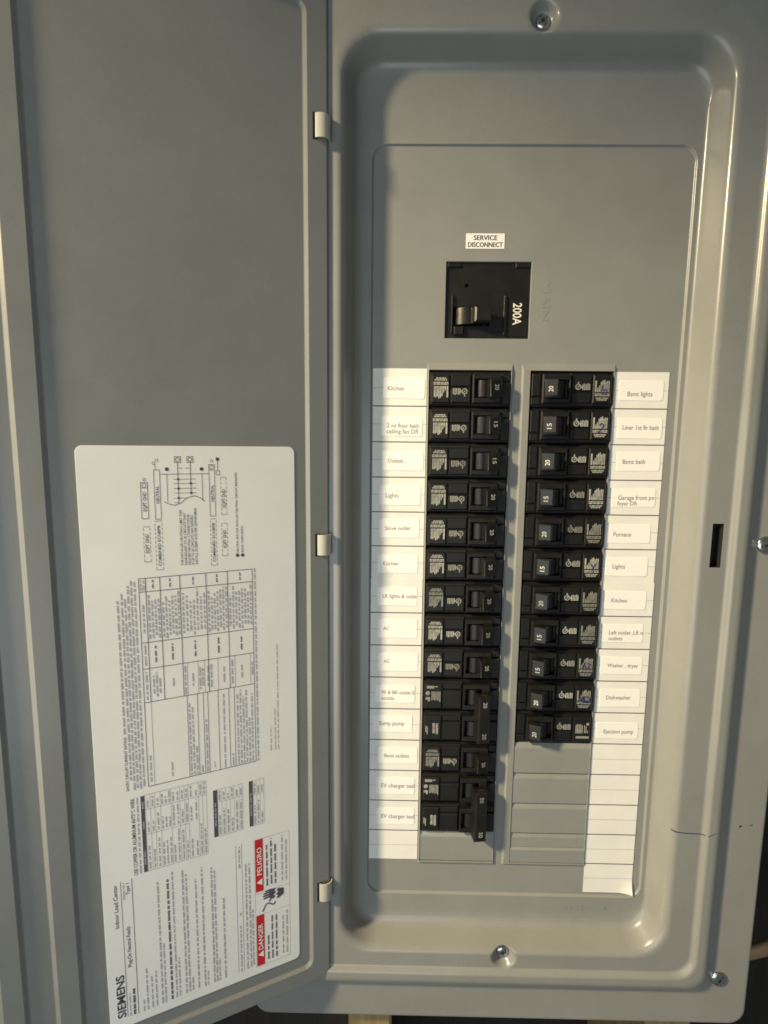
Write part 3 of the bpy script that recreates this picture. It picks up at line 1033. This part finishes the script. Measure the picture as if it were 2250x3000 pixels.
def handle_mesh(m, dv=0, lever=True, top=11.4):
    # rocking barrel
    pr = [(9.6 + 5.4 * math.cos(a), -1.0 + 5.4 * math.sin(a)) for a in [math.pi * (1.02 - k * .085) for k in range(13)]]
    a = m.add([(x, dv - 5.6, w) for x, w in pr])
    b = m.add([(x, dv + 5.8, w) for x, w in pr])
    for i in range(len(pr) - 1): m.face([a[i], a[i + 1], b[i + 1], b[i]], True)
    m.poly([(x, dv - 5.6, w) for x, w in pr][::-1])
    m.poly([(x, dv + 5.8, w) for x, w in pr])
    if lever:
        lo = [(11.0, dv - 5.8, 2.0), (18.8, dv - 5.8, 4.6), (18.8, dv + 5.8, 4.6), (11.0, dv + 5.8, 2.0)]
        mid = [(12.4, dv - 6.6, 7.0), (20.4, dv - 6.6, 5.3), (20.4, dv + 6.4, 5.3), (12.4, dv + 6.4, 7.0)]
        up = [(12.6, dv - 6.5, top + .1), (21.2, dv - 6.5, top - 3.1), (21.2, dv + 6.3, top - 3.5), (12.6, dv + 6.3, top - .7)]
        up2 = [(13.3, dv - 5.9, top + .4), (20.6, dv - 5.9, top - 2.5), (20.6, dv + 4.5, top - 2.5), (13.3, dv + 4.5, top + .4)]
        m.rings([lo, mid, up, up2], cap_end=True)


def std_print(m, w=2.78):
    random.seed(3)
    for v, a, b in ((7.0, -24.0, -17.2), (5.8, -25.2, -16.4)): 
        x = a
        while x < b:
            l = random.uniform(1.0, 2.6)
            m.rect(x, min(x + l, b), v - .45, v + .5, w)
            x += l + .35
    for v in (4.0, 2.9):
        x = -25.9
        while x < -15.6:
            l = random.uniform(1.2, 3)
            m.rect(x, min(x + l, -15.5), v - .4, v + .45, w)
            x += l + .3
    x = -25.6
    for l in (7.6, 7.9, 7.2, 8.6, 8.0, 7.0, 4.6, 3.2):
        m.rect(x, x + .78, 1.6 - l, 1.6, w)
        x += 1.08
    m.rect(-16.7, -15.5, -6.2, 1.7, w)


def ul_print(m, w=2.48):
    x = -12.2
    for l in (4.2, 4.6, 4.0, 4.4, 4.2):
        m.rect(x, x + .8, .2 - l, .2, w)
        x += 1.15
    r = 1.75
    cx_, cv_ = -3.9, -1.9
    m.polyline([(cx_ + r * math.cos(a * math.pi / 6), cv_ + r * math.sin(a * math.pi / 6)) for a in range(13)], .75, w)
    m.line(cx_ - .8, cv_ - .8, cx_ + .8, cv_ + .8, .7, w)
    m.rect(cx_ - .45, cx_ + .45, cv_ - 3.6, cv_ - 1.7, w)
    m.rect(-6.6, -6.1, -2.6, -1.0, w)


def proto(fn, name, material, **kw):
    m = MB()
    fn(m, **kw)
    me = m.build(name, material, None, local=True, weld=(name != 'handle'))
    d = me.data
    bpy.data.objects.remove(me)
    return d


ME = {'body': proto(body_mesh, 'body', M['black']), 'faceplate': proto(faceplate_mesh, 'faceplate', M['black']),
      'center_plate': proto(midplate_mesh, 'center_plate', M['black']), 'handle_housing': proto(housing_mesh, 'handle_housing', M['black']),
      'handle': proto(handle_mesh, 'handle', M['black2']), 'fine_print': proto(std_print, 'fine_print', M['whiteprint']),
      'approval_mark': proto(ul_print, 'approval_mark', M['whiteprint'])}


def rating(n, dv=0, w=0, x=17.4):
    m = MB(lambda x, v, w: (x, v, 11.8 - (x - 13.3) * 2.9 / 7.3 + .07))
    m.text(n, x, dv + .4, 3.9, w, cap=2.9, rot=-math.pi / 2, center=True)
    return m


RAT = {}


def put(name, data, parent, loc=None):
    o = bpy.data.objects.new(name, data)
    COL.objects.link(o)
    o.parent = parent
    if loc: o.location = (loc[0] * MM, -loc[2] * MM, loc[1] * MM)
    return o


def breaker(col, row, amps, label, scrib=None, alt=False):
    xc = 68.5 if col == 0 else 140.4
    vc = -0.35 - pit * row - pit / 2
    wj = 0.9 + random.uniform(-.45, .45)
    e = thing('circuit_breaker', (xc, vc, wj), label, 'breaker', 'single-pole breakers')
    if col: e.rotation_euler = (0, math.pi, 0)
    for k in ('body', 'faceplate', 'center_plate', 'handle_housing'): put(k, ME[k], e)
    if not alt: put('fine_print', ME['fine_print'], e)
    else:
        m = MB()
        x = -26.0
        m.rect(-26.3, -16.5, 5.2, 7.0, 2.78)
        for l in (6.4, 7.4, 7.0, 7.6, 6.8):
            m.rect(-21.4 + x + 26, -20.6 + x + 26, 2.9 - l, 2.9, 2.78)
            x += 1.15
        for x_, l in ((-25.6, 2.0), (-24.4, 4.8), (-23.2, 5.6)): m.rect(x_, x_ + .75, 2.6 - l - (3 if x_ > -25 else 0) * .2, 2.6, 2.78)
        m.disc(-25.0, -4.6, 1.1, 2.78)
        m.build('fine_print', M['whiteprint'], e, local=True)
    put('approval_mark', ME['approval_mark'], e)
    hd = put('handle', ME['handle'], e)
    if amps not in RAT:
        t_ = rating(amps).build('rating_number', M['handleprint'], None, local=True)
        RAT[amps] = t_.data
        bpy.data.objects.remove(t_)
    put('rating_number', RAT[amps], hd)
    if scrib:
        m = MB()
        for st in scrib: m.polyline(st, .75, 2.95)
        m.build('marker_scribble', M['purple'], e, local=True)
    return e


random.seed(11)
side = 'black single breaker in the hinge-side column beside the %s sticker'
side2 = 'black single breaker in the latch-side column beside the %s sticker'
for row, amps, nm in ((0, '20', 'topmost Kitchen'), (1, '15', '2 nd floor bath'), (2, '15', 'Outlets'), (3, '20', 'Lights'), (4, '20', 'Stove outlet'),
                      (5, '20', 'second Kitchen'), (6, '20', 'LR lights'), (7, '20', 'upper AC'), (8, '20', 'lower AC'), (11, '20', 'Bsmt outlets')):
    breaker(0, row, amps, side % nm)
# scribbles are drawn in the rotated frame (180 degrees), hence the negative directions
S6 = [[(-22, 5), (-23.5, 1), (-22.5, -1.5), (-20, -1.5), (-19.4, .5), (-20.6, 1.8), (-22.6, 1.2)]]
S2 = [[(-20.0, -.5), (-21.5, -2.2), (-23.2, -1), (-22.4, 1.2), (-20.4, 3.4), (-19.4, 4.6), (-22.8, 4.4)]]
S6 = [[(-x - 43.4, -v + 1.6) for x, v in S6[0]]]
SY = [[(-24, -2.6), (-21.8, .6), (-19.8, -2.4)], [(-21.8, .6), (-22.0, 4.8)]]
S9 = [[(-17.8, 2.4), (-19.6, -2.6), (-20.8, 2.2)], [(-18.4, .4), (-20.6, .2)], [(-21.6, -2.2), (-23.8, -2.0), (-22.2, 2.4)], [(-24.6, 2.0), (-22, 2.2)]]
S10 = [[(-16.8, 3), (-17.6, -2.6), (-19, 1.8), (-20.4, -1.8), (-21, 2.4), (-24.2, 2.8), (-25.2, .4), (-23.6, -1.6), (-21.2, -1.2), (-20.8, 1.4)], [(-17, 1.2), (-21, 3.0), (-25.6, 3.2)]]
for row, amps, nm, sc in ((0, '20', 'Bsmt lights', S6), (1, '15', 'Liner 1st flr bath', S2), (2, '20', 'Bsmt bath', None), (3, '15', 'Garage front', None), (4, '20', 'Furnace', None),
                          (5, '15', 'Lights', SY), (6, '20', 'Kitchen', None), (7, '15', 'Left outlet', None), (8, '15', 'Washer, dryer', S9), (9, '20', 'Dishwasher', S10), (10, '20', 'Ejection pump', None)):
    breaker(1, row, amps, side2 % nm, sc, alt=(row == 10))


def double(row, amps, label):
    xc, vc = 68.5, -0.35 - pit * (row + 1)
    e = thing('double_breaker', (xc, vc, 0.9), label, 'breaker', 'double-pole breakers')
    for k, dv in ((0, pit / 2), (1, -pit / 2)):
        for nme in ('body', 'faceplate', 'handle_housing'): put(nme, ME[nme], e, (0, dv, 0))
        m = MB()
        midplate_mesh(m, dv, True)
        m.build('center_plate', M['black'], e, local=True)
        m = MB()
        handle_mesh(m, dv, lever=False)
        m.build('handle', M['black2'], e, local=True, weld=False)
    m = MB()
    d = pit / 2
    w = 2.78
    m.rect(-26, -20.4, d + 5.9, d + 8.1, w); m.rect(-20, -17.8, d + 7.1, d + 7.9, w)
    m.disc(-25.2, d + 2.2, 1.7, w); m.rect(-26.8, -23.4, d - 3.0, d - .9, w); m.rect(-25.0, -23.6, d - 4.4, d - 3.0, w)
    x = -22.4
    for l in (7.2, 6.6, 7.0, 6.8, 7.4, 7.0, 8.2):
        m.rect(x, x + .68, d + 3.6 - l, d + 3.6, w)
        x += 1.02
    d = -pit / 2
    m.rect(-26.6, -25.5, d - 3.8, d + 1.4, w); m.rect(-25.4, -24.6, d - 5.8, d + .6, w)
    m.rect(-21.2, -19.2, d - 4.6, d + 3.6, w); m.rect(-18.6, -16.8, d - 5.4, d + 3.4, w)
    m.build('fine_print', M['whiteprint'], e, local=True)
    m = MB()
    q = lambda x0, x1, v0, v1, w0, w1: [(x0, v0, w0), (x1, v0, w1), (x1, v1, w1), (x0, v1, w0)]
    lo, hi = -pit / 2 - 9.6, pit / 2 + 4.4
    if row == 12: lo -= 2.6
    else: lo += 1.5
    m.rings([q(10.2, 19.6, lo + 1, hi - 1, 3.2, 4.6), q(11.6, 21.0, lo, hi, 8.5, 8.0), q(11.9, 21.1, lo, hi - .6, 11.4, 10.2), q(13.2, 20.2, lo + 1.4, hi - 1.8, 12.5, 11.6)], cap_end=True)
    h = m.build('handle_tie', M['black'], e, local=True)
    m = MB()
    # cut-out through the tie's upper end
    m.poly([(14.0, hi + .02, 8.4), (18.6, hi + .02, 8.2), (18.2, hi - .3, 10.4), (14.6, hi - .3, 10.5)])
    m.build('tie_recess', M['deep'], h, local=True)
    for dv in (pit / 2 - 2.2, -pit / 2 - (5.5 if row == 12 else 1.5)):
        m = MB(lambda x, v, w: (x, v, 12.5 - (x - 13.2) * .9 / 7 + .08))
        m.text(amps, 16.9, dv, 4.4, 0, cap=3.0, rot=-math.pi / 2, center=True)
        m.build('rating_number', M['whiteprint'], h, local=True)


double(9, '20', 'black double breaker with one tied handle beside the Sump pump sticker')
double(12, '50', 'black double breaker with one tied handle beside the two EV charger stickers')

# ------------------------------------------------------------------ main breaker
org = (79.3, 21.8, -10)
mb_ = thing('main_breaker', org, 'large black 200A main breaker below the SERVICE DISCONNECT sticker', 'main breaker')
m = MB()
hx0, hx1, hv0, hv1 = 55.6, 81.2, 30.4, 43.4
fill_with_holes(m, [rect_loop(50.1, 108.6, 22.0, 73.0), rect_loop(hx0, hx1, hv0, hv1),
                    [(64.4 + 1.35 * math.cos(a * math.pi / 6), 57.7 + 1.35 * math.sin(a * math.pi / 6)) for a in range(12)]], -1.6)
q = lambda x0, x1, v0, v1, w: [(x0, v0, w), (x1, v0, w), (x1, v1, w), (x0, v1, w)]
m.rings([q(50.1, 108.6, 22, 73, -1.6), q(49.9, 108.8, 21.8, 73.2, -2.2), q(49.9, 108.8, 21.8, 73.2, -40)], cap_end=True)
m.rings([q(hx0, hx1, hv0, hv1, -1.6), q(hx0 + .4, hx1 - .4, hv0 + .4, hv1 - .4, -9)], cap_end=True)
m.rings([[(64.4 + 1.35 * math.cos(a * math.pi / 6), 57.7 + 1.35 * math.sin(a * math.pi / 6), w) for a in range(12)] for w in (-1.6, -8)], cap_end=True)
m.build('body', M['black'], mb_, org)
m = MB()
m.block(51.0, 60.0, 69.6, 72.4, -1.7, -.4, .4)
m.build('lug_cover', M['black'], mb_, org)
m = MB()
m.block(98.0, 108.0, 69.6, 72.4, -1.7, -.4, .4)
m.build('lug_cover', M['black'], mb_, org)
for x0, x1, v0, v1 in ((54.3, 55.3, 25.0, 51.4), (90.6, 92.6, 24.4, 51.0)):
    m = MB()
    m.block(x0, x1, v0, v1, -1.7, .3, .35)
    m.build('guide_rib', M['black2'], mb_, org)
m = MB()
m.block(94.2, 107.6, 23.5, 50.5, -1.7, -1.2, .2)
m.build('rating_plate', M['black'], mb_, org)
m = MB()
m.block(56.2, 63.2, 24.0, 30.0, -1.7, .9, .8)
m.build('trip_button', M['black2'], mb_, org)
# toggle: barrel, then lever leaning to the latch side
m = MB()
pr = [(66 + 10.2 * math.cos(a), -6.5 + 9.0 * math.sin(a)) for a in [math.pi * (1.0 - k * .071) for k in range(15)]]
a = m.add([(x, 31.3, w) for x, w in pr]); b = m.add([(x, 42.4, w) for x, w in pr])
for i in range(len(pr) - 1): m.face([a[i], a[i + 1], b[i + 1], b[i]], True)
m.poly([(x, 31.3, w) for x, w in pr]); m.poly([(x, 42.4, w) for x, w in pr])
m.rings([q(66.0, 74.4, 31.8, 41.8, 0.2), q(69.0, 79.6, 31.6, 42.0, 4.2), q(69.6, 80.8, 31.8, 41.8, 6.8), q(70.8, 80.0, 32.8, 40.8, 7.6)], cap_end=True)
m.build('handle', M['black2'], mb_, org, weld=False)
m = MB()
m.text("200A", 100.4, 38.8, 14.8, -1.1, cap=6.0, rot=-math.pi / 2, center=True)
m.build('lettering', M['whitebold'], mb_, org)
